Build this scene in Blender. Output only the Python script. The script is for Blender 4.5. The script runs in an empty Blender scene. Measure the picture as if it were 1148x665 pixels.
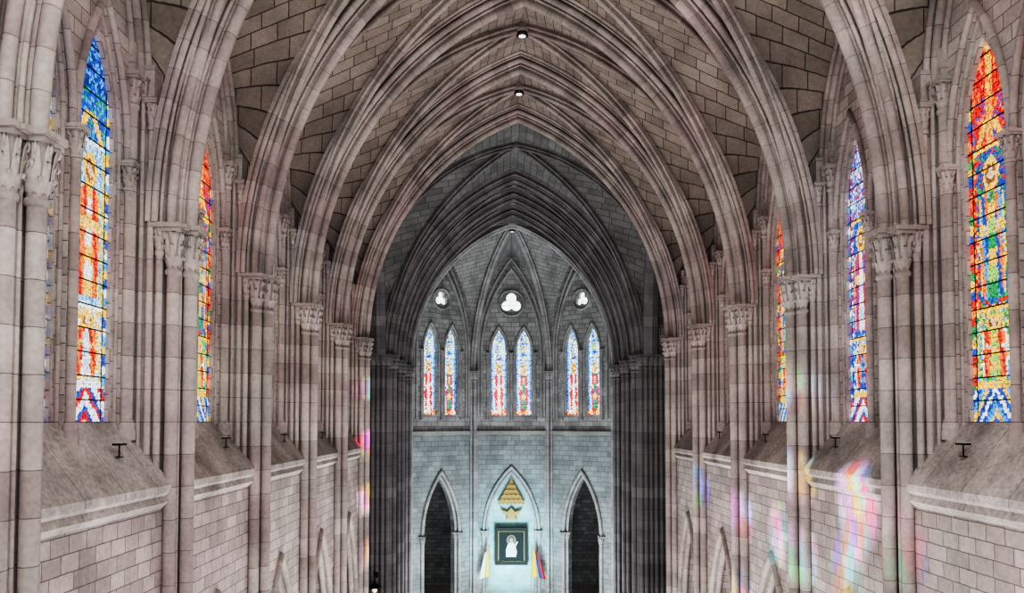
import bpy, math, random
from mathutils import Vector, Matrix
from mathutils.geometry import tessellate_polygon
random.seed(4)
ZC = 15.0
scene = bpy.context.scene
COL = scene.collection

# ---------------------------------------------------------------- materials
def new_mat(name):
    m = bpy.data.materials.new(name); m.use_nodes = True
    nt = m.node_tree; nt.nodes.clear()
    out = nt.nodes.new('ShaderNodeOutputMaterial')
    bs = nt.nodes.new('ShaderNodeBsdfPrincipled')
    nt.links.new(bs.outputs[0], out.inputs[0])
    return m, nt, bs

def stone(name, c1, c2, cm, bw, bh, mort=0.014, stain=0.5, bump=0.35, rough=0.85, tint=None, grain=.13, rot=0.0, wob=.025):
    m, nt, bs = new_mat(name)
    N = nt.nodes.new; L = nt.links.new
    uv = N('ShaderNodeUVMap'); uv.uv_map = 'UVMap'
    geo = N('ShaderNodeNewGeometry')
    rt = N('ShaderNodeMapping'); rt.inputs['Rotation'].default_value = (0, 0, rot); L(uv.outputs[0], rt.inputs[0])
    nz = N('ShaderNodeTexNoise'); nz.inputs['Scale'].default_value = 3.0; L(uv.outputs[0], nz.inputs['Vector'])
    mx = N('ShaderNodeVectorMath'); mx.operation = 'MULTIPLY_ADD'
    mx.inputs[1].default_value = (wob, wob, 0.0); L(nz.outputs['Color'], mx.inputs[0]); L(rt.outputs[0], mx.inputs[2])
    br = N('ShaderNodeTexBrick')
    br.inputs['Color1'].default_value = (*c1, 1); br.inputs['Color2'].default_value = (*c2, 1)
    br.inputs['Mortar'].default_value = (*cm, 1)
    br.inputs['Scale'].default_value = 1.0
    br.inputs['Mortar Size'].default_value = mort
    br.inputs['Mortar Smooth'].default_value = 0.3
    br.inputs['Brick Width'].default_value = bw
    br.inputs['Row Height'].default_value = bh
    br.offset = 0.5; br.squash = 1.0
    if bw < 5: br.offset = 0.42; br.squash = 1.35; br.squash_frequency = 3
    L(mx.outputs[0], br.inputs['Vector'])
    n1 = N('ShaderNodeTexNoise'); n1.inputs['Scale'].default_value = 0.8; n1.inputs['Detail'].default_value = 5
    n1.inputs['Roughness'].default_value = 0.55
    L(geo.outputs['Position'], n1.inputs['Vector'])
    r1 = N('ShaderNodeMapRange'); r1.inputs[1].default_value = 0.3; r1.inputs[2].default_value = 0.7
    r1.inputs[3].default_value = 1.0 - stain * 0.6; r1.inputs[4].default_value = 1.0 + stain * 0.35
    L(n1.outputs['Fac'], r1.inputs[0])
    n2 = N('ShaderNodeTexNoise'); n2.inputs['Scale'].default_value = 13.0; n2.inputs['Detail'].default_value = 6
    L(geo.outputs['Position'], n2.inputs['Vector'])
    r2 = N('ShaderNodeMapRange'); r2.inputs[1].default_value = 0.3; r2.inputs[2].default_value = 0.7
    r2.inputs[3].default_value = 1 - grain; r2.inputs[4].default_value = 1 + grain
    L(n2.outputs['Fac'], r2.inputs[0])
    mu = N('ShaderNodeMath'); mu.operation = 'MULTIPLY'; L(r1.outputs[0], mu.inputs[0]); L(r2.outputs[0], mu.inputs[1])
    vm = N('ShaderNodeVectorMath'); vm.operation = 'SCALE'
    L(br.outputs['Color'], vm.inputs[0]); L(mu.outputs[0], vm.inputs['Scale'])
    src = vm.outputs[0]
    if tint:
        n3 = N('ShaderNodeTexNoise'); n3.inputs['Scale'].default_value = 0.35; n3.inputs['Detail'].default_value = 3
        L(geo.outputs['Position'], n3.inputs['Vector'])
        r3 = N('ShaderNodeMapRange'); r3.inputs[1].default_value = 0.42; r3.inputs[2].default_value = 0.62
        L(n3.outputs['Fac'], r3.inputs[0])
        tm = N('ShaderNodeMix'); tm.data_type = 'RGBA'; tm.blend_type = 'MULTIPLY'
        L(r3.outputs[0], tm.inputs[0]); L(src, tm.inputs[6]); tm.inputs[7].default_value = (*tint, 1)
        src = tm.outputs[2]
    L(src, bs.inputs['Base Color'])
    bs.inputs['Roughness'].default_value = rough
    bs.inputs['Specular IOR Level'].default_value = 0.25
    bp = N('ShaderNodeBump'); bp.inputs['Strength'].default_value = bump; bp.inputs['Distance'].default_value = 0.02
    ad = N('ShaderNodeMath'); ad.operation = 'MULTIPLY_ADD'; ad.inputs[1].default_value = -1.0
    L(br.outputs['Fac'], ad.inputs[0]); L(n2.outputs['Fac'], ad.inputs[2]); L(ad.outputs[0], bp.inputs['Height'])
    L(bp.outputs[0], bs.inputs['Normal'])
    return m

def plain(name, col, rough=0.6, metal=0.0, emit=0.0):
    m, nt, bs = new_mat(name)
    n = nt.nodes.new('ShaderNodeTexNoise'); n.inputs['Scale'].default_value = 6
    r = nt.nodes.new('ShaderNodeMapRange'); r.inputs[3].default_value = 0.85; r.inputs[4].default_value = 1.12
    nt.links.new(n.outputs['Fac'], r.inputs[0])
    v = nt.nodes.new('ShaderNodeVectorMath'); v.operation = 'SCALE'; v.inputs[0].default_value = col
    nt.links.new(r.outputs[0], v.inputs['Scale'])
    nt.links.new(v.outputs[0], bs.inputs['Base Color'])
    bs.inputs['Roughness'].default_value = rough; bs.inputs['Metallic'].default_value = metal
    if emit > 0:
        bs.inputs['Emission Color'].default_value = (*col, 1); bs.inputs['Emission Strength'].default_value = emit
    return m

def glass_mat(name, strength):
    m, nt, bs = new_mat(name)
    a = nt.nodes.new('ShaderNodeAttribute'); a.attribute_name = 'Col'
    bs.inputs['Base Color'].default_value = (0.02, 0.02, 0.02, 1)
    bs.inputs['Roughness'].default_value = 0.3
    nt.links.new(a.outputs['Color'], bs.inputs['Emission Color'])
    bs.inputs['Emission Strength'].default_value = strength
    return m

PT = (0.98, 0.89, 0.93)
M_WALL = stone('ashlar_wall_stone', (0.50, 0.458, 0.432), (0.33, 0.30, 0.284), (0.15, 0.132, 0.127), 0.48, 0.28, 0.012, tint=PT, stain=.6)
M_SHAFT = stone('shaft_stone', (0.41, 0.37, 0.348), (0.28, 0.248, 0.233), (0.13, 0.113, 0.11), 60.0, 0.62, 0.008, tint=PT, stain=.6)
M_ARCH = stone('arch_stone', (0.37, 0.331, 0.309), (0.26, 0.228, 0.212), (0.13, 0.113, 0.108), 60.0, 0.60, 0.007, tint=PT, stain=.7)
M_WEB = stone('vault_web_stone', (0.28, 0.24, 0.212), (0.20, 0.169, 0.148), (0.05, 0.042, 0.038), 0.66, 0.34, 0.015, rot=.16)
M_SILL = stone('sill_stone', (0.47, 0.43, 0.41), (0.38, 0.35, 0.338), (0.20, 0.18, 0.18), 0.9, 6.0, 0.010, stain=0.9, grain=.25)
M_DWALL = stone('dimmed_wall_stone', (0.38, 0.388, 0.388), (0.24, 0.247, 0.248), (0.10, 0.104, 0.104), 0.62, 0.36, 0.018)  # wall stone redone darker and greyer, painting in the dim light past the nave
M_DSHAFT = stone('dimmed_shaft_stone', (0.20, 0.188, 0.196), (0.14, 0.131, 0.138), (0.06, 0.057, 0.06), 60.0, 0.62, 0.010)  # shade is in this colour: darkened copy of the shaft stone
M_DWEB = stone('dimmed_web_stone', (0.19, 0.194, 0.19), (0.135, 0.139, 0.136), (0.05, 0.052, 0.051), 0.8, 0.40, 0.018)  # web stone copy, darkened in colour for the weak light here
M_AWEB = stone('apse_web_stone', (0.36, 0.37, 0.37), (0.27, 0.28, 0.28), (0.12, 0.125, 0.125), 0.7, 0.35, 0.02)
M_ASHAFT = stone('apse_shaft_stone', (0.36, 0.36, 0.365), (0.27, 0.27, 0.275), (0.12, 0.12, 0.12), 60.0, 0.62, 0.012)
M_FLOOR = stone('floor_tile', (0.30, 0.26, 0.24), (0.24, 0.21, 0.2), (0.12, 0.11, 0.1), 0.6, 0.6, 0.01, rough=0.4)
M_IRON = plain('black_iron', (0.02, 0.02, 0.022), 0.5, 0.6)
M_LAMP = plain('lamp_lens', (1.0, 0.93, 0.8), 0.4, 0, 1.2)
M_WHITE = plain('white_enamel', (0.5, 0.5, 0.48), 0.4)
M_GOLD = plain('gilt_metal', (0.34, 0.21, 0.06), 0.45, 0.4)
M_GLASS = glass_mat('stained_glass_nave', 1.7)
M_GLASSA = glass_mat('stained_glass_apse', 2.3)

# ---------------------------------------------------------------- mesh builder
class MB:
    def __init__(s, mats):
        s.v = []; s.f = []; s.uv = []; s.mi = []; s.sm = []; s.mats = mats
    def face(s, idx, uvs, mi=0, smooth=False):
        s.f.append(idx); s.uv.append(uvs); s.mi.append(mi); s.sm.append(smooth)
    def grid(s, P, U, mi=0, smooth=True, closev=False):
        b = len(s.v); nr = len(P); nc = len(P[0])
        for r in P: s.v.extend([tuple(p) for p in r])
        for i in range(nr - 1):
            for j in range(nc - 1):
                a = b + i * nc + j
                s.face((a, a + 1, a + nc + 1, a + nc), (U[i][j], U[i][j + 1], U[i + 1][j + 1], U[i + 1][j]), mi, smooth)
    def sweep(s, prof, path, N, mi=0, smooth=False, closed=True, caps=False):
        N = Vector(N).normalized(); path = [Vector(p) for p in path]
        n = len(path); pr = list(prof)
        if closed: pr = pr + [pr[0]]
        pl = [0.0]
        for k in range(1, len(pr)): pl.append(pl[-1] + math.dist(pr[k], pr[k - 1]))
        P = []; U = []; L = 0.0
        for i in range(n):
            if i > 0: L += (path[i] - path[i - 1]).length
            t1 = (path[i] - path[i - 1]).normalized() if i > 0 else None
            t2 = (path[i + 1] - path[i]).normalized() if i < n - 1 else None
            if t1 is None: T = t2; sc = 1
            elif t2 is None: T = t1; sc = 1
            else:
                T = (t1 + t2).normalized(); c = max(0.3, T.dot(t1)); sc = 1 / c
            B = T.cross(N).normalized()
            P.append([path[i] + N * a + B * (b * sc) for a, b in pr]); U.append([(q, L) for q in pl])
        s.grid(P, U, mi, smooth)
    def tube(s, path, r, N, off=(0, 0), n=10, mi=0):
        prof = [(off[0] + r * math.cos(2 * math.pi * k / n), off[1] + r * math.sin(2 * math.pi * k / n)) for k in range(n)]
        s.sweep(prof, path, N, mi, True)
    def lathe(s, c, prof, n=12, mi=0, smooth=True, rot=0.0):
        P = []; U = []
        for i, (r, z) in enumerate(prof):
            P.append([(c[0] + r * math.cos(rot + 2 * math.pi * k / n), c[1] + r * math.sin(rot + 2 * math.pi * k / n), c[2] + z) for k in range(n + 1)])
            U.append([(k / n * 6.283 * max(r, .05), z + c[2]) for k in range(n + 1)])
        s.grid(P, U, mi, smooth)
    def box(s, lo, hi, mi=0):
        x0, y0, z0 = lo; x1, y1, z1 = hi; b = len(s.v)
        s.v.extend([(x0, y0, z0), (x1, y0, z0), (x1, y1, z0), (x0, y1, z0), (x0, y0, z1), (x1, y0, z1), (x1, y1, z1), (x0, y1, z1)])
        for q, ax in (((0, 3, 2, 1), 2), ((4, 5, 6, 7), 2), ((0, 1, 5, 4), 1), ((2, 3, 7, 6), 1), ((1, 2, 6, 5), 0), ((3, 0, 4, 7), 0)):
            uv = []
            for k in q:
                p = s.v[b + k]
                uv.append((p[0], p[1]) if ax == 2 else ((p[0], p[2]) if ax == 1 else (p[1], p[2])))
            s.face(tuple(b + k for k in q), tuple(uv), mi)
    def slab(s, outline, holes, org, ua, na, w0, w1, mi=0, mi_side=None, vaxis=(0, 0, 1)):
        org = Vector(org); ua = Vector(ua); na = Vector(na); va = Vector(vaxis)
        if mi_side is None: mi_side = mi
        loops = [outline] + holes
        polys = [[Vector((p[0], p[1], 0)) for p in lp] for lp in loops]
        tris = tessellate_polygon(polys)
        flat = [p for lp in loops for p in lp]
        for w in (w0, w1):
            b = len(s.v)
            for p in flat: s.v.append(tuple(org + ua * p[0] + va * p[1] + na * w))
            for t in tris: s.face(tuple(b + k for k in t), tuple((flat[k][0] + org.y, flat[k][1] + org.z) for k in t), mi)
        for lp in loops:
            n = len(lp); L = 0
            for i in range(n):
                p = lp[i]; q = lp[(i + 1) % n]; d = math.dist(p, q); b = len(s.v)
                for pp, w in ((p, w0), (q, w0), (q, w1), (p, w1)): s.v.append(tuple(org + ua * pp[0] + va * pp[1] + na * w))
                s.face((b, b + 1, b + 2, b + 3), ((w0, L), (w0, L + d), (w1, L + d), (w1, L)), mi_side); L += d
    def mesh(s, name):
        me = bpy.data.meshes.new(name)
        me.from_pydata(s.v, [], s.f)
        ul = me.uv_layers.new(name='UVMap')
        fl = []
        for u in s.uv:
            for a in u: fl.extend(a)
        ul.data.foreach_set('uv', fl)
        me.polygons.foreach_set('material_index', s.mi); me.polygons.foreach_set('use_smooth', s.sm)
        for m in s.mats: me.materials.append(m)
        me.update()
        return me
    def obj(s, name, loc=(0, 0, 0), parent=None):
        return add(name, s.mesh(name), loc, parent)

def add(name, me, loc=(0, 0, 0), parent=None, rz=0.0):
    o = bpy.data.objects.new(name, me); COL.objects.link(o)
    o.location = (loc[0], loc[1], loc[2] + (ZC if parent is None else 0)); o.rotation_euler = (0, 0, rz)
    if parent: o.parent = parent
    return o

def arch(half, spring, apex, n=14, c=0.0):
    H = apex - spring; r = (half * half + H * H) / (2 * half); ang = math.atan2(H, r - half)
    left = [(c + (r - half) - r * math.cos(ang * k / n), spring + r * math.sin(ang * k / n)) for k in range(n + 1)]
    return left + [(2 * c - x, z) for x, z in reversed(left[:-1])]
def archz(x, half, spring, apex):
    H = apex - spring; r = (half * half + H * H) / (2 * half); x = min(abs(x), half)
    return spring + math.sqrt(max(0, r * r - (x + r - half) ** 2))
def lancet(half, bottom, spring, apex, c=0.0, n=10):
    return [(c - half, bottom)] + arch(half, spring, apex, n, c) + [(c + half, bottom)]

# ---------------------------------------------------------------- capitals and shafts
def capital(mb, x, y, r, ztop, H=0.95, mi=0, ab=1.95):
    a = 0.15 * H / 0.85; hb = H - a
    z0 = ztop - H
    mb.lathe((x, y, z0), [(r, -0.04), (r * 1.25, -0.02), (r * 1.33, 0.02), (r * 1.25, 0.06), (r * 1.02, 0.08), (r * 1.02, hb * .45), (r * 1.1, hb * .75), (r * 1.35, hb * .97), (r * 1.4, hb)], 12, mi)
    for tier, (hh, cnt, rot) in enumerate(((0.42, 7, 0.0), (0.70, 7, math.pi / 7), (1.0, 8, math.pi / 8))):
        for k in range(cnt):
            ph = rot + k * 2 * math.pi / cnt
            cx, sx = math.cos(ph), math.sin(ph)
            o = .14 * tier
            pts = [(1.04 + o, hh * .25, .34), (1.20 + o, hh * .55, .44), (1.45 + o, hh * .84, .38), (1.88 + o * .6, hh, .26), (1.98 + o * .6, hh * .88, .14), (1.78 + o * .6, hh * .80, .06)]
            P = []; U = []
            for rr, zz, hw in pts:
                row = []
                for q in (-1, 0, 1):
                    R = r * (rr - 0.22 * abs(q)); t = q * hw * r
                    row.append((x + cx * R - sx * t, y + sx * R + cx * t, z0 + zz * hb))
                P.append(row); U.append([(q * .1, zz * .3 + .1) for q in (-1, 0, 1)])
            mb.grid(P, U, mi, True)
    A = r * ab
    mb.box((x - A * .86, y - A * .86, ztop - a), (x + A * .86, y + A * .86, ztop - a * .55), mi)
    mb.box((x - A, y - A, ztop - a * .55), (x + A, y + A, ztop), mi)

def shaft(mb, x, y, r, z0, z1, H=0.95, mi=0, base=True, cap=True, n=12):
    zt = z1 - (H if cap else 0)
    mb.lathe((x, y, 0), [(r, z0), (r, zt)], n, mi)
    if base:
        mb.lathe((x, y, z0), [(r * 1.7, 0), (r * 1.7, .18), (r * 1.45, .2), (r * 1.6, .27), (r * 1.4, .34), (r, .4)], n, mi)
    if cap: capital(mb, x, y, r, z1, H, mi)

SPR = 3.80; APX = 14.55; A = 7.4; WO = .34
def cluster_mesh(name, mat, high=True):
    mb = MB([mat])   # built for the left side: wall at -x
    mb.box((-8.2, -.40, -15), (-7.47, .40, 6.9)); mb.box((-7.5, -.12, -15), (-7.10, .12, SPR - .05))
    mb.box((-7.5, -.30, -15), (-7.30, .30, SPR - .05))
    shaft(mb, -6.88, 0, .128, -15, SPR)
    for q in (-1, 1):
        shaft(mb, -7.09, q * .30, .120, -15, SPR)
        shaft(mb, -7.02, q * .15, .038, -15, SPR - .1, .7)
        shaft(mb, -7.31, q * .42, .065, -15, SPR, .6)
        shaft(mb, -7.47, q * .47, .065, -15, 6.2, .6)
        shaft(mb, -7.63, q * .50, .045, -.9, 6.6, .4)
        shaft(mb, -7.42 - WO, q * .64, .095, -.35, 6.6, .65)
        mb.box((-7.9 - WO, q * .64 - .06, 6.6), (-7.36 - WO, q * .64 + .06, 7.2))
    mb.box((-7.55, -.40, SPR - .1), (-6.80, .40, SPR - .01))
    return mb.mesh(name)

def transverse_mesh(name, mat):
    mb = MB([mat])
    path = [(x, 0, z) for x, z in arch(A, SPR, APX, 30)]
    body = [(-.56, .14), (-.56, .04), (-.42, .04), (-.42, -.04), (-.23, -.04), (-.23, -.20), (-.07, -.20), (-.07, -.42), (.07, -.42), (.07, -.20), (.23, -.20), (.23, -.04), (.42, -.04), (.42, .04), (.56, .04), (.56, .14)]
    mb.sweep(body, path, (0, 1, 0))
    mb.tube(path, .12, (0, 1, 0), (0, -.52), 12)
    for q in (-1, 1):
        mb.tube(path, .042, (0, 1, 0), (q * .155, -.36), 8)
        mb.tube(path, .095, (0, 1, 0), (q * .30, -.25), 10)
        mb.tube(path, .035, (0, 1, 0), (q * .43, -.11), 8)
        mb.tube(path, .065, (0, 1, 0), (q * .53, -.03), 10)
    return mb.mesh(name)

def bay_vault(yc, L, matw, matr, wspr, wapx, rname='vault_rib', wallx=7.6 + WO, ribs=True):
    pts = arch(A, SPR, APX, 28)
    mb = MB([matw])
    for sgn in (-1, 1):
        P = []; U = []; S = 0
        for i, (x, z) in enumerate(pts):
            if i: S += math.dist(pts[i], pts[i - 1])
            t = abs(x) / A
            row = []; ur = []
            for k in range(4):
                yy = sgn * (t + (1 - t) * k / 3) * L
                row.append((x, yc + yy, z)); ur.append((yc + yy, S if x <= 0 else 2000 - S))
            P.append(row); U.append(ur)
        h = len(pts) // 2
        mb.grid(P[:h + 1], U[:h + 1], 0, True)
        U2 = [[(u[0], 40.0 - (u[1] if u[1] < 1000 else 2000 - u[1])) for u in r] for r in U[h:]]
        mb.grid(P[h:], U2, 0, True)
    for sgn in (-1, 1):
        P = []; U = []; S = 0
        prev = None
        for i, (x, z) in enumerate(pts):
            yp = x / A
            zw = wspr + (archz(yp * L, L, 0, wapx - wspr))
            row = []; ur = []
            cur = (yp * L, zw)
            if prev: S += math.dist(cur, prev)
            prev = cur
            for k in range(7):
                f = k / 6
                xx = A * abs(yp) * (1 - f) + wallx * f
                zz = z * (1 - f) + zw * f
                row.append((sgn * xx, yc + yp * L, zz)); ur.append((xx, S))
            P.append(row); U.append(ur)
        mb.grid(P, U, 0, True)
    web = mb.mesh('ceiling_web')
    rb = MB([matr])
    if ribs:
        for d in (-1, 1):
            N = Vector((-L * d, A, 0)).normalized()
            path = [(x * .985, yc + d * x / A * L * .985, z - .02) for x, z in pts]
            body = [(-.15, .1), (-.15, -.03), (-.06, -.06), (-.06, -.14), (.06, -.14), (.06, -.06), (.15, -.03), (.15, .1)]
            rb.sweep(body, path, N)
            rb.tube(path, .075, N, (0, -.20), 10)
            for q in (-1, 1): rb.tube(path, .052, N, (q * .14, -.07), 8)
        rb.lathe((0, yc, APX - .36), [(0.01, 0), (.16, 0), (.25, .06), (.28, .16), (.25, .34)], 16)
        for sx in (-1, 1):
            pw = [(sx * (7.42 + WO), yc + u, z) for u, z in arch(L - .42, wspr, wapx - .1, 16)]
            rb.tube(pw, .10, (1, 0, 0), (0, 0), 10)
            pw = [(sx * (7.46 + WO), yc + u, z) for u, z in arch(L - .62, wspr, wapx - .4, 16)]
            rb.tube(pw, .06, (1, 0, 0), (0, 0), 8)
            pw2 = [(sx * (7.34 + WO), yc + u, z) for u, z in arch(L - .22, wspr, wapx + .15, 16)]
            rb.tube(pw2, .07, (1, 0, 0), (0, 0), 8)
    return web, rb

# ---------------------------------------------------------------- nave
NB = [-2.5, 2.5, 7.5, 12.5, 17.5, 22.5, 27.5, 32.5]
me_cl = cluster_mesh('clustered_column', M_SHAFT)
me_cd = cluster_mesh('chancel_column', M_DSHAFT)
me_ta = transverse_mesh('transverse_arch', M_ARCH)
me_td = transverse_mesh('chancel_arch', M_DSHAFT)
for y in (-5, 0, 5, 10, 15, 20, 25, 30, 35):
    add('clustered_column', me_cl, (0, y, 0)); add('clustered_column', me_cl, (0, y, 0), rz=math.pi)
    add('transverse_arch', me_ta, (0, y, 0))
YX, YA0, YA1, YA2 = 44.0, 51.5, 54.1, 58.0
YM = (YX + YA0) / 2
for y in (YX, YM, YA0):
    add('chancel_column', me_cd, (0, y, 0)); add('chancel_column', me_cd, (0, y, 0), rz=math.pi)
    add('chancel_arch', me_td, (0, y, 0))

WS, WA = 6.55, 10.4
web, rb = bay_vault(0, 2.5, M_WEB, M_ARCH, WS, WA)
ribm = rb.mesh('vault_rib')
for i, y in enumerate(NB):
    add('ceiling', web, (0, y, 0)); add('vault_rib', ribm, (0, y, 0))
LC = (YM - YX) / 2
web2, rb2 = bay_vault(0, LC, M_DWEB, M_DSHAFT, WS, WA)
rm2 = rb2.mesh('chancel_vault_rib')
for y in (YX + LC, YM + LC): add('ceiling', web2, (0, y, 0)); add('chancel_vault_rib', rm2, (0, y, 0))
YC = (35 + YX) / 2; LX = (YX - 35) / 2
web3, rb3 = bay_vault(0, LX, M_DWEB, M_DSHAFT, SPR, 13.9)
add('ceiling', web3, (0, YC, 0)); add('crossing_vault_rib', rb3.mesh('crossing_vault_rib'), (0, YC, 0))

GH = .64
def walls(side):
    nm = 'left' if side < 0 else 'right'
    wl = MB([M_WALL, M_SHAFT]); sl = MB([M_SILL]); sr = MB([M_SHAFT])
    for yc in NB:
        out = [(-2.5, -1.6), (2.5, -1.6), (2.5, 12.5), (-2.5, 12.5)]
        wl.slab(out, [lancet(.84, -.75, 4.85, 7.5, c) for c in (-.92, .92)], (0, yc, 0), (0, 1, 0), (side, 0, 0), 7.5 + WO, 7.60 + WO)
        wl.slab(out, [lancet(GH, 0.0, 5.2, 6.95, c) for c in (-.92, .92)], (0, yc, 0), (0, 1, 0), (side, 0, 0), 7.60 + WO, 7.9 + WO)
        out = [(-2.5, -15), (-1.62, -15)] + arch(1.62, -8.2, -4.05, 12) + [(1.62, -15), (2.5, -15), (2.5, -1.4), (-2.5, -1.4)]
        wl.slab(out, [], (0, yc, 0), (0, 1, 0), (side, 0, 0), 7.2, 7.9 + WO)
        for hw, ap, xx, r in ((1.70, -3.95, 7.18, .11), (1.48, -4.25, 7.36, .10)):
            pa = [(side * xx, yc + u, z) for u, z in arch(hw, -8.2, ap, 14)]
            sr.tube(pa, r, (1, 0, 0), (0, 0), 10)
            for q in (-1, 1): shaft(sr, side * xx, yc + q * hw, r, -15, -8.2, .6)
        pr = [(8.25, .0), (7.61 + WO, -.01), (7.03, -1.20), (7.03, -1.33), (7.10, -1.40), (7.05, -1.52), (7.21, -1.66), (8.25, -1.66)]
        P = []; U = []
        sl_l = [0]
        for k in range(1, len(pr)): sl_l.append(sl_l[-1] + math.dist(pr[k], pr[k - 1]))
        ys = (yc - 2.16, yc + 2.16)
        for y in ys:
            P.append([(side * p[0], y, p[1]) for p in pr]); U.append([(y, q) for q in sl_l])
        sl.grid(P, U, 0, False)
        for y in ys:
            b = len(sl.v); sl.v.extend([(side * p[0], y, p[1]) for p in pr])
            sl.face(tuple(range(b, b + len(pr))), tuple((p[0] * .3, p[1] * .3) for p in pr))
        for c in (-.92, .92):
            for hw, sp, ap, xx, r in ((.88, 4.85, 7.6, 7.48, .07), (.76, 4.85, 7.35, 7.58, .05)):
                pa = [(side * (xx + WO), yc + u, z) for u, z in arch(hw, sp, ap, 14, c)]
                sr.tube(pa, r, (1, 0, 0), (0, 0), 10)
            pa = [(side * (7.62 + WO), yc + u, z) for u, z in lancet(GH + .02, 0, 5.2, 7.0, c)]
            sr.tube(pa, .025, (1, 0, 0), (0, 0), 8)
            for q in (-1, 1): sr.lathe((side * (7.58 + WO), yc + c + q * .76, 0), [(.04, -.35), (.04, 4.85)], 10)
        for c in (-1.80, 0, 1.80):
            shaft(sr, side * (7.44 + WO), yc + c, .08, -.40, 4.88, .55)
    wl.obj('wall_' + nm); sl.obj('window_sill'); sr.obj('window_surround')
walls(-1); walls(1)

# ---------------------------------------------------------------- stained glass
R_ = (0.66, 0.012, 0.01); O_ = (0.95, 0.20, 0.02); Y_ = (0.95, 0.60, 0.05); B_ = (0.01, 0.06, 0.50); C_ = (0.04, 0.34, 0.78)
G_ = (0.015, 0.30, 0.08); W_ = (0.85, 0.92, 0.95); P_ = (0.28, 0.04, 0.36); S_ = (0.80, 0.52, 0.34); LG = (0.33, 0.60, 0.10); LB = (0.38, 0.70, 0.95)
DB = (0.01, 0.02, 0.22)
def saint(u, v, v0, v1, mant, robe, trim):
    t = (v - v0) / (v1 - v0)
    if t < 0 or t > 1: return None
    d = math.hypot(u / .17, (t - .86) / .12)
    if d < .42: return S_
    if d < .62: return (.25, .10, .03)
    if d < 1.05: return Y_
    w = .30 - abs(t - .35) * .12 if t < .68 else .30 - (t - .68) * 2.2
    if t < .74 and abs(u) < w:
        if abs(u) > w - .035: return trim
        if abs(u) < .07 + (.6 - t) * .08: return robe[int(t * 9) % len(robe)]
        if .45 < t < .52: return S_ if abs(u) < .14 else trim
        return mant[int((u + .5) * 14 + t * 3) % len(mant)]
    return None
def paint(kind, u, v, rnd):
    ch = rnd.choice
    if kind == 'T': return ch([W_, W_, W_, (.8, .9, .85)])
    if kind in 'RLM':
        bd = {'R': [R_, B_, Y_, G_, R_, O_], 'L': [C_, W_, B_, Y_], 'M': [B_, P_, C_, W_]}[kind]
        if v < .09:
            return [B_, Y_, C_, B_, W_][int(abs(u) * 12 + v * 50) % 5] if kind == 'R' else [W_, R_, B_, W_][int(abs(u) * 12 + v * 60) % 4]
        if abs(u) > .41: return bd[int(v * 40) % len(bd)]
        if v < .11 or .285 < v < .30 or .70 < v < .712: return Y_ if kind != 'L' else W_
    if kind == 'R':
        c = saint(u, v, .32, .69, [B_, O_, C_], [G_, LG, Y_], Y_)
        if c: return c
        c = saint(u, v, .12, .28, [R_, O_], [LG, Y_], W_)
        if c: return c
        if v < .285: return ch([G_, LG, Y_, C_])
        if v < .70: return ch([R_, Y_, O_, (.4, .01, .02)]) if abs(u) > .33 else ch([B_, R_, G_, B_])
        if v < .78 and abs(abs(u) - (.80 - v) * 3.5) < .07: return Y_
        if abs(u) < .08: return ch([Y_, O_])
        return ch([R_, R_, O_, R_, B_] if v < .84 else [R_, O_, R_])
    if kind == 'L':
        c = saint(u, v, .32, .69, [O_, R_, O_], [Y_, W_], Y_)
        if c: return c
        c = saint(u, v, .12, .28, [R_, O_], [W_, LB], Y_)
        if c: return c
        if v < .285: return ch([Y_, LB, W_, Y_])
        if v < .70: return ch([Y_, LG, Y_]) if abs(u) > .33 else ch([LB, C_, LB])
        if v < .78 and abs(abs(u) - (.80 - v) * 3.5) < .07: return Y_
        return ch([B_, C_, B_, G_] if v < .84 else [B_, C_, DB])
    if kind == 'M':
        c = saint(u, v, .32, .69, [P_, R_], [W_, LB], Y_)
        if c: return c
        c = saint(u, v, .12, .28, [O_, R_], [B_, C_], W_)
        if c: return c
        if v < .285: return ch([C_, B_, W_])
        if v < .70: return ch([R_, W_]) if abs(u) > .33 else ch([B_, C_, B_])
        return ch([P_, C_, LB, R_, B_, W_])
    if v < .06: return ch([Y_, W_, R_])
    if abs(u) > .37: return ch([C_, B_, C_])
    if kind == 'A': c = saint(u, v, .06, .60, [R_, R_], [W_, W_, LB], W_)
    else: c = saint(u, v, .06, .60, [R_, P_], [G_, G_, Y_], W_)
    if c: return c
    if v > .62: return ch([C_, LG, B_, Y_, W_, C_]) if abs(u) < .2 else ch([LB, W_, LB])
    return ch([LB, LB, W_, C_])

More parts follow.
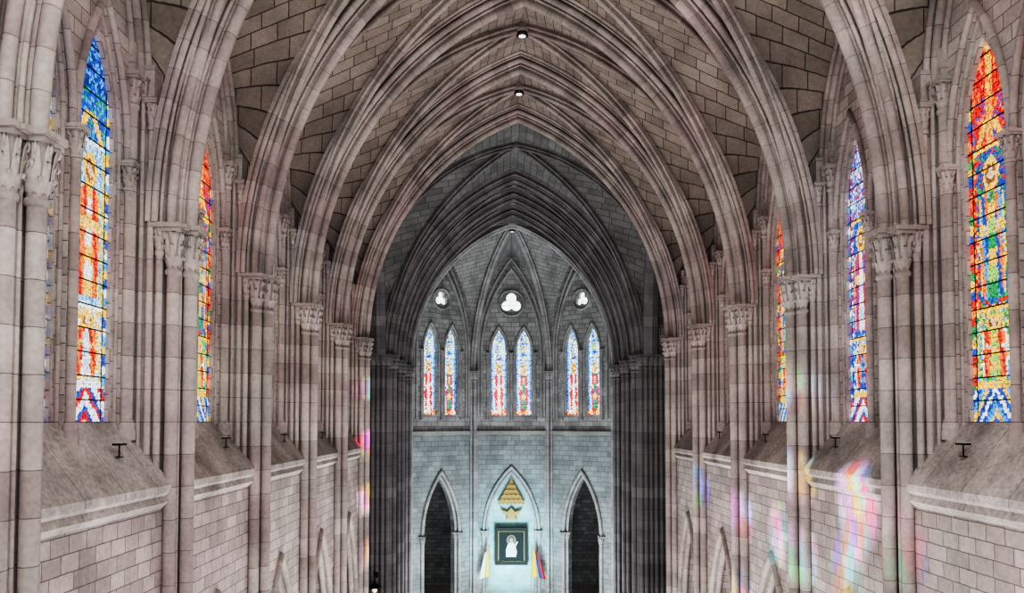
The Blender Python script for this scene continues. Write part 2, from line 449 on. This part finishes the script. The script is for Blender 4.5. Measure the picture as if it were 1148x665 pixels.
def glass_mesh(name, w, h, kind, seed, mat, cw=.05, chh=.07, nx=60, ny=300, lead=.007):
    rnd = random.Random(seed)
    gx = int(w / cw) + 1; gy = int(h / chh) + 1
    seeds = {}
    for i in range(-1, gx + 1):
        for j in range(-1, gy + 1):
            sx = -w / 2 + (i + .5 + rnd.uniform(-.33, .33)) * w / gx; sy = (j + .5 + rnd.uniform(-.33, .33)) * h / gy
            c = paint(kind, sx / w * 1.09 if kind in 'RLM' else sx / w, sy / h, rnd); k = rnd.uniform(.75, 1.1)
            seeds[(i, j)] = (sx, sy, tuple(min(1, q * k) for q in c))
    V = []; F = []; CO = []
    for j in range(ny + 1):
        for i in range(nx + 1): V.append((0, -w / 2 + w * i / nx, h * j / ny))
    for j in range(ny):
        for i in range(nx):
            px = -w / 2 + w * (i + .5) / nx; py = h * (j + .5) / ny
            ci = int((px + w / 2) / w * gx); cj = int(py / h * gy); d = []
            for a in (-1, 0, 1):
                for b in (-1, 0, 1):
                    q = seeds.get((ci + a, cj + b))
                    if q: d.append(((px - q[0]) ** 2 + ((py - q[1])) ** 2, q[2]))
            d.sort(key=lambda t: t[0])
            col = d[0][1]
            if math.sqrt(d[1][0]) - math.sqrt(d[0][0]) < lead: col = tuple(q * .25 for q in col)
            a = j * (nx + 1) + i
            F.append((a, a + 1, a + nx + 2, a + nx + 1)); CO.append(col)
    def bx(lo, hi):
        b = len(V); x0, y0, z0 = lo; x1, y1, z1 = hi
        V.extend([(x0, y0, z0), (x1, y0, z0), (x1, y1, z0), (x0, y1, z0), (x0, y0, z1), (x1, y0, z1), (x1, y1, z1), (x0, y1, z1)])
        for q in ((0, 3, 2, 1), (4, 5, 6, 7), (0, 1, 5, 4), (2, 3, 7, 6), (1, 2, 6, 5), (3, 0, 4, 7)):
            F.append(tuple(b + k for k in q)); CO.append((0, 0, 0))
    nglass = len(F)
    z = .42
    while z < h - .2: bx((-.012, -w / 2, z - .012), (.012, w / 2, z + .012)); z += .42
    for u in (-.37, .37): bx((-.008, u * w - .008, 0), (.008, u * w + .008, h))
    me = bpy.data.meshes.new(name); me.from_pydata(V, [], F)
    ca = me.color_attributes.new('Col', 'FLOAT_COLOR', 'CORNER')
    fl = []
    for c in CO: fl.extend((c[0], c[1], c[2], 1) * 4)
    ca.data.foreach_set('color', fl)
    me.materials.append(mat); me.materials.append(M_IRON)
    me.polygons.foreach_set('material_index', [0] * nglass + [1] * (len(F) - nglass))
    me.update(); return me

gR = [glass_mesh('window_glass_r%d' % k, 1.38, 7.05, kd, 10 + k, M_GLASS) for k, kd in enumerate(('R', 'M', 'R'))]
gL = [glass_mesh('window_glass_l%d' % k, 1.38, 7.05, kd, 20 + k, M_GLASS) for k, kd in enumerate(('L', 'R', 'L'))]
wn = 1
for i, yc in enumerate(NB):
    for c in (-.92, .92):
        k = (0 if yc == 12.5 else (1 if yc == 17.5 else i)) % 3
        add('window_%d' % wn, gL[k], (-7.70 - WO, yc + c, -.04)); wn += 1
        add('window_%d' % wn, gR[k], (7.70 + WO, yc + c, -.04), rz=math.pi); wn += 1

# ---------------------------------------------------------------- floor, aisles, transept
mb = MB([M_FLOOR]); mb.box((-20, -9, -15.3), (20, 72, -15)); mb.obj('floor')
for sd, nm in ((-1, 'left'), (1, 'right')):
    mb = MB([M_WALL]); mb.box((min(sd * 13, sd * 13.5), -9, -15), (max(sd * 13, sd * 13.5), 35, -1.8)); mb.obj('wall_aisle_' + nm)
    mb = MB([M_WEB]); mb.box((min(sd * 7.3, sd * 13.5), -9, -2.1), (max(sd * 7.3, sd * 13.5), 34.9, -1.7)); mb.obj('ceiling_aisle_' + nm)
    mb = MB([M_DWALL, M_DSHAFT])
    x0, x1 = (-19, -8.3) if sd < 0 else (8.3, 19)
    mb.box((x0, 34.6, -15), (x1, 35.2, 16)); mb.box((x0, YX - .2, -15), (x1, YX + .4, 16))
    e = sd * 19
    mb.box((min(e, e + sd * .6), 34.6, -15), (max(e, e + sd * .6), YX + .4, 16))
    mb.obj('wall_transept_' + nm)
    mb = MB([M_DWEB]); P = []; U = []
    pts = arch(LX - .1, SPR, 14.2, 16)
    for x in (sd * 7.7, sd * 19.2):
        P.append([(x, YC + u, z) for u, z in pts]); U.append([(x, k * .8) for k in range(len(pts))])
    mb.grid(P, U, 0, True); mb.obj('ceiling_transept_' + nm)
    mb = MB([M_DSHAFT])
    path = [(sd * 7.7, YC + u, z) for u, z in arch(LX - .75, SPR, 13.9, 24)]
    for off, r in (((0, -.3), .14), ((-.3, -.1), .11), ((.3, -.1), .11)):
        mb.tube(path, r, (-1, 0, 0), off, 10)
    mb.sweep([(-.4, .2), (-.4, -.1), (-.2, -.3), (.2, -.3), (.4, -.1), (.4, .2)], path, (-1, 0, 0))
    mb.obj('transept_arch')
    mb = MB([M_DSHAFT])
    for yb, fy in ((YX, -1), (35.0, 1)):
        lo = (min(sd * 7.25, sd * 9.2), min(yb + fy * .5, yb), -15); hi = (max(sd * 7.25, sd * 9.2), max(yb + fy * .5, yb), SPR)
        mb.box(lo, hi)
        for k, (xx, oy) in enumerate(((7.2, .52), (7.45, .66), (7.74, .60), (8.02, .66), (8.32, .60), (8.62, .66), (8.95, .6))):
            shaft(mb, sd * xx, yb + fy * oy, .115, -15, SPR, .75)
    for c0 in (YX, YM):
        for k in range(1, 4): shaft(mb, sd * 7.32, c0 + k * (YM - YX) / 4, .11, -15, SPR, .7)
    mb.obj('crossing_pier')
    mb = MB([M_DSHAFT])
    mb.box((min(sd * 7.45, sd * 8.0), YX, -15), (max(sd * 7.45, sd * 8.0), YA0 + .2, 13)); mb.obj('wall_chancel_' + nm)
mb = MB([M_DWEB]); mb.box((-20, -9, 16.5), (20, 72, 16.9)); mb.obj('roof_light_blocker')  # unseen slab over the vaults, added to stop light leaking in
mb = MB([M_DWALL]); mb.box((-14, 71, -15), (14, 71.5, -2)); mb.box((-14.5, YX + .4, -15), (-14, 71.5, -2)); mb.box((14, YX + .4, -15), (14.5, 71.5, -2)); mb.obj('wall_ambulatory')

# ---------------------------------------------------------------- apse
q = 2.9
corners = [(-7.3, YA0), (-7.4, YA1), (-q, YA2), (q, YA2), (7.4, YA1), (7.3, YA0)]
boss = Vector((0, 53.6, 13.9))
M_NICHE = stone('painted_apse_wall', (0.36, 0.56, 0.57), (0.28, 0.48, 0.50), (0.20, 0.34, 0.36), 0.7, 0.4, 0.012)
M_LWALL = stone('cyan_lit_lower_stone', (0.28, 0.33, 0.34), (0.19, 0.225, 0.235), (0.09, 0.11, 0.115), 0.62, 0.36, 0.016)  # cyan of the lower apse light tinted into the stone colour
aw = MB([M_DWALL, M_ASHAFT, M_NICHE, M_LWALL]); at = MB([M_ASHAFT]); ac = MB([M_AWEB])
def trefoil(cx, cz, R=.38, d=.40, n=42):
    out = []
    for k in range(n):
        th = 2 * math.pi * k / n; best = 0
        for l in range(3):
            la = math.pi / 2 + l * 2 * math.pi / 3; dl = th - la
            disc = R * R - (d * math.sin(dl)) ** 2
            if disc >= 0: best = max(best, d * math.cos(dl) + math.sqrt(disc))
        out.append((cx + best * math.cos(th), cz + best * math.sin(th)))
    return out
ga = glass_mesh('window_apse_a', 1.3, 6.7, 'A', 31, M_GLASSA, .10, .14, 30, 150, .010)
gb = glass_mesh('window_apse_b', 1.3, 6.7, 'B', 32, M_GLASSA, .10, .14, 30, 150, .010)
M_PALE = glass_mat('stained_glass_pale', 3.5)
gt = glass_mesh('window_trefoil', 2.0, 2.0, 'T', 33, M_PALE, .25, .25, 40, 40, .015)
TZ = 9.0
for fi in range(5):
    p0 = Vector((*corners[fi], 0)); p1 = Vector((*corners[fi + 1], 0)); mid = (p0 + p1) / 2; ua = (p1 - p0).normalized(); hw = (p1 - p0).length / 2
    na = Vector((-ua.y, ua.x, 0))
    if na.dot(mid - Vector((0, YA0, 0))) < 0: na = -na
    full = hw > 2
    if full:
        tr = trefoil(0, TZ) if fi == 2 else trefoil(0, TZ, .27, .28)
        hl = [lancet(.58, .5, 5.1, 6.95, c) for c in (-.95, .95)] + [tr]
        aw.slab([(-hw, -1), (hw, -1), (hw, 13.6), (-hw, 13.6)], hl, mid, ua, na, 0, .5)
        ow = 1.6
        if fi != 2:
            aw.slab([(-hw, -15), (-ow, -15)] + arch(ow, -8.2, -3.8, 12) + [(ow, -15), (hw, -15), (hw, -1), (-hw, -1)], [], mid, ua, na, 0, .9, 3)
        else:
            ow = 2.0
            aw.slab([(-hw, -15), (-ow, -15)] + arch(ow, -8.2, -3.6, 12) + [(ow, -15), (hw, -15), (hw, -1), (-hw, -1)], [], mid, ua, na, 0, .5, 3)
            aw.slab([(-hw, -15), (hw, -15), (hw, -1), (-hw, -1)], [], mid, ua, na, .5, .7, 2)
        def mp(u, z, w): return mid + ua * u + na * w + Vector((0, 0, z))
        for (r_, dw, h2, a2) in ((.12, -.05, ow + .08, -3.65 if fi != 2 else -3.45), (.10, .16, ow - .14, -4.0 if fi != 2 else -3.8)):
            at.tube([mp(u, z, dw) for u, z in arch(h2, -8.2, a2, 14)], r_, na)
            for s_ in (-1, 1):
                p = mp(s_ * h2, 0, dw); shaft(at, p.x, p.y, r_, -15, -8.2, .6)
        for c in (-.95, .95):
            at.tube([mp(u, z, -.04) for u, z in lancet(.72, .35, 5.1, 7.2, c)], .08, na, (0, 0), 8)
            at.tube([mp(u, z, .1) for u, z in lancet(.61, .45, 5.1, 7.0, c)], .045, na, (0, 0), 8)
            g = add('window_%d' % wn, ga if (c < 0) else gb, tuple(mp(c, .46, .3)), rz=math.atan2(ua.y, ua.x) - math.pi / 2); wn += 1
        rc = .98 if fi == 2 else .75
        ci = [(math.cos(k / 24 * 2 * math.pi) * rc, TZ + math.sin(k / 24 * 2 * math.pi) * rc) for k in range(25)]
        at.tube([mp(u, z, -.03) for u, z in ci], .08, na, (0, 0), 8)
        add('window_%d' % wn, gt, tuple(mp(0, TZ - 1, .3)), rz=math.atan2(ua.y, ua.x) - math.pi / 2); wn += 1
        for h2, a2, r_ in ((2.25, 11.6, .10), (2.5, 12.4, .09)):
            at.tube([mp(u, z, -.1) for u, z in [(-h2, .2)] + arch(h2, 5.3, a2, 16) + [(h2, .2)]], r_, na, (0, 0), 8)
        for c in (-1.8, 0, 1.8):
            p = mp(c, 0, -.08); shaft(at, p.x, p.y, .085, .1, 5.2, .5)
        for z0_, z1_, dd in ((-1.0, -.88, -.10), (-.88, -.72, -.2)):
            o = [(-hw, z0_), (hw, z0_), (hw, z1_), (-hw, z1_)]
            at.slab(o, [], mid, ua, na, dd, .05)
    else:
        aw.slab([(-hw, -15), (hw, -15), (hw, 13.6), (-hw, 13.6)], [], mid, ua, na, 0, .5)
    for hsg, cp in ((-1, p0), (1, p1)):
        P = []; U = []; n = 16
        Lr = (boss.xy - cp.xy).length; H = boss.z - SPR; r = (Lr * Lr + H * H) / (2 * Lr); ang = math.atan2(H, r - Lr)
        for k in range(n + 1):
            sdist = r - r * math.cos(ang * k / n); z = SPR + r * math.sin(ang * k / n); f = sdist / Lr
            rp = Vector((cp.x + (boss.x - cp.x) * f, cp.y + (boss.y - cp.y) * f, z))
            wp = cp + (mid - cp) * f; wz = 5.3 + archz((1 - f) * hw, hw, 0, 7.7)
            wp = Vector((wp.x, wp.y, wz)) - na * .03
            P.append([rp.lerp(wp, m / 6) for m in range(7)]); U.append([(m * .5, k * .7) for m in range(7)])
        ac.grid(P, U, 0, True)
for (cx, cy) in corners[1:-1]:
    Lr = math.hypot(cx - boss.x, cy - boss.y); H = boss.z - SPR; r = (Lr * Lr + H * H) / (2 * Lr); ang = math.atan2(H, r - Lr)
    path = []
    for k in range(21):
        sd_ = r - r * math.cos(ang * k / 20); f = sd_ / Lr
        path.append((cx * .965 + (boss.x - cx * .965) * f, cy - .2 + (boss.y - cy + .2) * f, SPR + r * math.sin(ang * k / 20) - .1))
    d = Vector((boss.x - cx, boss.y - cy, 0)).normalized(); N = Vector((-d.y, d.x, 0))
    at.tube(path, .13, N, (0, 0), 10)
    for s_ in (-1, 1): at.tube(path, .08, N, (s_ * .18, .1), 8)
    inw = d
    for s_, rr in ((0, .14), (-1, .09), (1, .09)):
        px = cx + inw.x * (.28 if s_ == 0 else .15) + N.x * .26 * s_; py = cy + inw.y * (.28 if s_ == 0 else .15) + N.y * .26 * s_
        shaft(at, px, py, rr, -15, SPR, .75)
at.lathe((boss.x, boss.y, boss.z - .4), [(0.01, 0), (.25, 0), (.38, .1), (.38, .4)], 16)
aw.obj('wall_apse'); at.obj('apse_tracery'); ac.obj('ceiling_apse')

# ---------------------------------------------------------------- fixtures
lm = MB([M_IRON, M_LAMP])
lm.lathe((0, 0, 0), [(.22, .14), (.22, 0), (.13, -.02)], 20, 0); lm.lathe((0, 0, 0), [(.01, -.01), (.10, -.01), (.13, -.02)], 20, 1)
lmm = lm.mesh('ceiling_downlight')
for y in (12.5, 17.5, 22.5, 27.5, 32.5):
    add('ceiling_downlight', lmm, (0, y, APX - .42))
add('ceiling_downlight', lmm, (0, 53.6, 13.4))
fm = MB([M_IRON, M_WHITE])
fm.box((-.010, -.010, -.20), (.010, .010, .02)); fm.box((-.07, -.12, .0), (.07, .12, .04)); fm.box((-.065, -.115, .04), (.065, .115, .05), 1); fm.box((-.05, -.05, -.21), (.05, .05, -.19))
fmm = fm.mesh('floodlight')
for y in (13.4, 18.6, 23.6, 28.6):
    for s_ in (-1, 1): add('floodlight', fmm, (s_ * 7.42, y, -.42))
M_WARM = plain('lantern_glass', (1.0, .8, .5), .4, 0, 1.5)
ln = MB([M_IRON, M_WARM])
ln.lathe((0, 0, 0), [(.02, .32), (.28, .12), (.42, .06), (.40, .02), (.16, .0)], 16, 0)
ln.lathe((0, 0, 0), [(.10, 0), (.13, -.10), (.09, -.22), (.01, -.26)], 14, 1)
ln.lathe((0, 0, 0), [(.03, .62), (.03, .3)], 8, 0); ln.box((-.025, 0, .58), (.025, .55, .64), 0); ln.box((-.10, .5, .45), (.10, .56, .78), 0)
lnm = ln.mesh('bracket_lantern')
add('bracket_lantern', lnm, (-7.75, 42.76, -9.2))

# ---------------------------------------------------------------- altar wall items
yA = YA2 + .35
X_ = (1, 0, 0); Y_ax = (0, 1, 0)
mb = MB([M_GOLD])
T = 5
for k in range(T):
    z0 = -6.2 + k * .36; z1 = z0 + .29
    w0 = 1.0 * (-4.35 - z0) / 1.85 + .04; w1 = 1.0 * (-4.35 - z1) / 1.85
    mb.slab([(-w0, z0), (w0, z0), (w1, z1), (-w1, z1)], [], (0.0, yA, 0), X_, Y_ax, -.22 + k * .02, .0)
    m_ = max(2, int(w0 * 7))
    for j in range(m_):
        cx = -w0 + (j + .5) * 2 * w0 / m_
        mb.slab([(cx - w0 / m_ * .8, z0), (cx + w0 / m_ * .8, z0), (cx, z0 - .09)], [], (0.0, yA, 0), X_, Y_ax, -.24, -.1)
mb.slab([(-.06, -4.5), (.06, -4.5), (0, -4.15)], [], (0.0, yA, 0), X_, Y_ax, -.18, -.05)
mb.obj('gilt_tiered_canopy')
mb = MB([M_GOLD])
mb.slab([(-.85, -6.65), (-.3, -6.85), (0, -6.55), (.3, -6.85), (.85, -6.65), (.55, -7.05), (.25, -7.1), (.45, -7.5), (0, -7.4), (-.45, -7.5), (-.25, -7.1), (-.55, -7.05)], [], (0, yA, 0), X_, Y_ax, -.15, 0)
mb.obj('gilt_crest')
M_PD = plain('painting_dark', (0.012, 0.012, 0.013), .9); M_FR = plain('picture_frame_wood', (0.012, 0.008, 0.006), .8)
M_PW = plain('painted_white_robe', (0.5, 0.52, 0.52)); M_PS = plain('painted_skin', (0.35, 0.2, 0.14)); M_PH = plain('painted_hair', (0.02, 0.015, 0.01))
M_BG = plain('painted_gold_ground', (0.14, 0.10, 0.05))
fr = bpy.data.objects.new('framed_painting', None); COL.objects.link(fr); fr.location = (0, yA - .25, ZC - 9.4)
def part(mbx, name): return mbx.obj(name, (0, 0, 0), fr)
mb = MB([M_FR, M_GOLD])
O = [(-1.25, -1.4), (1.25, -1.4), (1.25, 1.4), (-1.25, 1.4)]; I = [(-.98, -1.12), (.98, -1.12), (.98, 1.12), (-.98, 1.12)]
mb.slab(O, [I], (0, 0, 0), X_, Y_ax, -.12, .1)
I2 = [(-.95, -1.09), (.95, -1.09), (.95, 1.09), (-.95, 1.09)]
mb.slab(list(I), [I2], (0, 0, 0), X_, Y_ax, -.06, .1, 1); part(mb, 'frame')
mb = MB([M_PD, M_PW, M_PS, M_PH, M_BG]); mb.box((-1.0, .02, -1.13), (1.0, .08, 1.13), 0)
def ell(cx, cz, a, b, n=20): return [(cx + a * math.cos(6.2832 * k / n), cz + b * math.sin(6.2832 * k / n)) for k in range(n)]
mb.slab(ell(0, .45, .36, .38), [], (0, 0, 0), X_, Y_ax, .0, .02, 4)
mb.slab([(-.4, -.8), (.35, -.8), (.42, -.4), (.26, .1), (.1, .3), (-.1, .3), (-.28, .1), (-.4, -.3)], [], (0, 0, 0), X_, Y_ax, -.015, .02, 1)
mb.slab(ell(0, .5, .2, .24), [], (0, 0, 0), X_, Y_ax, -.02, .02, 3)
mb.slab(ell(0, .46, .13, .17), [], (0, 0, 0), X_, Y_ax, -.03, .02, 2)
mb.slab([(.2, 0), (.42, .35), (.5, .32), (.3, -.1)], [], (0, 0, 0), X_, Y_ax, -.025, .02, 1)
part(mb, 'canvas')

def flag(name, x, y, cols, lean):
    e = bpy.data.objects.new(name, None); COL.objects.link(e); e.location = (x, y, 0)
    mb = MB([M_GOLD]); top = 5.7
    mb.tube([(0, 0, 0), (lean, 0, top)], .035, (0, 1, 0)); mb.lathe((lean, 0, top), [(.01, .22), (.05, .1), (.07, 0), (.0, -.05)], 10)
    mb.lathe((0, 0, 0), [(.01, .12), (.25, .08), (.28, 0)], 14); mb.obj('pole', (0, 0, 0), e)
    ms = [plain(name + '_cloth_%d' % k, c, .8) for k, c in enumerate(cols)]
    mb = MB(ms); n = len(cols); per = 5
    W = 1.15 if lean > 0 else -.9
    for s_ in range(n):
        P = []; U = []
        for a in range(per + 1):
            f = (s_ + a / per) / n
            row = []
            for b in range(15):
                g = b / 14; z = top - .15 - 2.0 * g
                xx = lean * (z / top) + W * f * (.35 + .6 * g); yy = .12 * math.sin(f * 11 + g * 2) * (1 - .3 * g) - .05
                row.append((xx, yy, z - .25 * f))
            P.append(row); U.append([(f, b / 14) for b in range(15)])
        mb.grid(P, U, s_, True)
    mb.obj('cloth', (0, 0, 0), e)
flag('vatican_flag', -1.5, YA2 - .8, [(0.55, 0.40, 0.04), (0.5, 0.5, 0.46)], -.15)
flag('ecuador_flag', 1.35, YA2 - .8, [(0.55, 0.33, 0.01), (0.55, 0.33, 0.01), (0.005, 0.015, 0.16), (0.32, 0.005, 0.005)], .2)
mb = MB([M_FLOOR, M_WHITE, M_GOLD]); mb.box((-2.2, YA2 - 3.5, -15), (2.2, YA2 - 2.3, -14), 1); mb.box((-2.4, YA2 - 3.7, -14), (2.4, YA2 - 2.1, -13.85), 0)
for s_ in (-1.2, 0, 1.2): mb.box((s_ - .3, YA2 - 3.55, -14.8), (s_ + .3, YA2 - 3.48, -14.2), 2)
mb.obj('altar')

# ---------------------------------------------------------------- lights
def area(name, loc, rot, sx, sy, e, col):
    l = bpy.data.lights.new(name, 'AREA'); l.shape = 'RECTANGLE'; l.size = sx; l.size_y = sy; l.energy = e; l.color = col
    o = bpy.data.objects.new(name, l); COL.objects.link(o); o.location = (loc[0], loc[1], loc[2] + ZC); o.rotation_euler = rot; return o
def spot(name, loc, tgt, e, col, ang, blend=.5, rad=.05, gobo=False):
    l = bpy.data.lights.new(name, 'SPOT'); l.energy = e; l.color = col; l.spot_size = math.radians(ang); l.spot_blend = blend; l.shadow_soft_size = rad
    o = bpy.data.objects.new(name, l); COL.objects.link(o); o.location = (loc[0], loc[1], loc[2] + ZC)
    d = Vector(tgt) - Vector(loc); o.rotation_euler = d.to_track_quat('-Z', 'Y').to_euler()
    if gobo:   # light that has passed through coloured glass
        l.use_nodes = True; nt = l.node_tree; em = [n for n in nt.nodes if n.type == 'EMISSION'][0]
        tc = nt.nodes.new('ShaderNodeTexCoord'); mp = nt.nodes.new('ShaderNodeMapping'); mp.inputs['Scale'].default_value = (45, 20, 0)
        mp.inputs['Location'].default_value = (tgt[1], tgt[2], 0)
        vo = nt.nodes.new('ShaderNodeTexVoronoi'); vo.voronoi_dimensions = '2D'; vo.feature = 'SMOOTH_F1'; vo.inputs['Smoothness'].default_value = .8
        vo.inputs['Scale'].default_value = 1.0
        hs = nt.nodes.new('ShaderNodeHueSaturation'); hs.inputs['Saturation'].default_value = 1.4; hs.inputs['Value'].default_value = 1.3
        nt.links.new(tc.outputs['Normal'], mp.inputs[0]); nt.links.new(mp.outputs[0], vo.inputs['Vector'])
        nt.links.new(vo.outputs['Color'], hs.inputs['Color']); nt.links.new(hs.outputs[0], em.inputs['Color'])
    return o
area('rose_window_light', (0, -4, 5), (math.radians(84), 0, 0), 12, 14, 1850, (1.0, .965, .935))
area('high_fill_light', (0, 4, 10.5), (math.radians(35), 0, 0), 7, 5, 850, (1.0, .96, .925))  # fill lamp added out of view to light sills and upper surfaces
for y, e in ((4, 850), (12, 1100), (20, 1500), (28, 1950)):
    area('nave_floor_fill', (0, y, -13.5), (math.pi, 0, 0), 10, 7, e, (1.0, .96, .93))  # fill lamps added near the floor, below the view
area('crossing_floor_fill', (0, 39.5, -14), (math.pi, 0, 0), 8, 6, 700, (.97, .98, 1.0))  # unseen lamp added to brighten the crossing from below
spot('altar_light', (0, 50.5, -13), (0, 58.2, -9.2), 7500, (.25, .88, 1.0), 62, 1.0, .5)
area('chancel_floor_fill', (0, 50, -14), (math.radians(165), 0, 0), 8, 6, 2700, (.95, .98, 1.0))  # hidden added lamp, raises the light in chancel and apse
for (sx, y0, h0, tx, ty, th, e, c, a) in (
    (-1, 10.5, 3.5, 6.9, 14.8, -2.4, .9, (1.0, .8, .6), 6),
    (-1, 10.8, 3.0, 6.9, 14.8, -4.4, 1.1, (1.0, .8, .5), 6),
    (-1, 13.5, 4.0, 7.2, 17.0, -1.9, .9, (.9, .8, 1.0), 8),
    (-1, 14.0, 4.0, 7.2, 17.6, -3.4, .7, (1.0, .8, .9), 7),
    (-1, 18.5, 4.0, 6.9, 19.9, .8, .5, (.7, .75, 1.0), 6),
    (-1, 18.0, 4.0, 6.9, 19.9, -1.4, .9, (.7, .8, 1.0), 6),
    (-1, 18.0, 3.5, 6.9, 19.9, -3.4, .8, (.8, .9, 1.0), 6),
    (-1, 18.2, 3.0, 7.2, 22.0, -3.2, .7, (.9, .7, 1.0), 7),
    (-1, 22.5, 4.5, 6.9, 24.9, -3.0, 1.1, (.7, .4, 1.0), 6),
    (-1, 23.0, 4.5, 6.9, 24.9, -5.6, 1.4, (1.0, .45, .3), 6),
    (-1, 27.0, 4.5, 6.9, 29.9, -2.5, .9, (.5, .8, 1.0), 6),
    (1, 31.0, 4.0, -6.9, 34.9, 1.5, 1.1, (1.0, .6, .55), 5),
    (1, 31.0, 4.0, -6.9, 34.9, -1.0, 1.4, (1.0, .85, .8), 5),
    (1, 31.0, 4.0, -6.9, 34.9, -3.5, 1.5, (1.0, .85, .8), 5),
    (1, 31.5, 4.0, -6.9, 34.9, -6.0, 1.3, (1.0, .5, .45), 5)):
    spot('stained_glass_sunbeam', (sx * 7.4, y0, h0), (tx, ty, th), e * 44000, c, a, 1.0, .03, True)
w = bpy.data.worlds.new('World'); scene.world = w; w.use_nodes = True
bg = w.node_tree.nodes.get('Background') or w.node_tree.nodes.new('ShaderNodeBackground')
bg.inputs[0].default_value = (0.97, 0.96, 1.0, 1); bg.inputs[1].default_value = 0.75
try:
    scene.view_settings.look = 'AgX - High Contrast'
except Exception as e:
    print(e)

# ---------------------------------------------------------------- camera
cam = bpy.data.cameras.new('camera'); co = bpy.data.objects.new('camera', cam); COL.objects.link(co)
cam.sensor_width = 36; cam.lens = 860 / 1148 * 36; cam.clip_start = .1; cam.clip_end = 300
cam.shift_y = 107 / 1148
co.location = (-.76, -.1, ZC); co.rotation_euler = (math.radians(90 + 2.2), 0, math.radians(-.8))
scene.camera = co
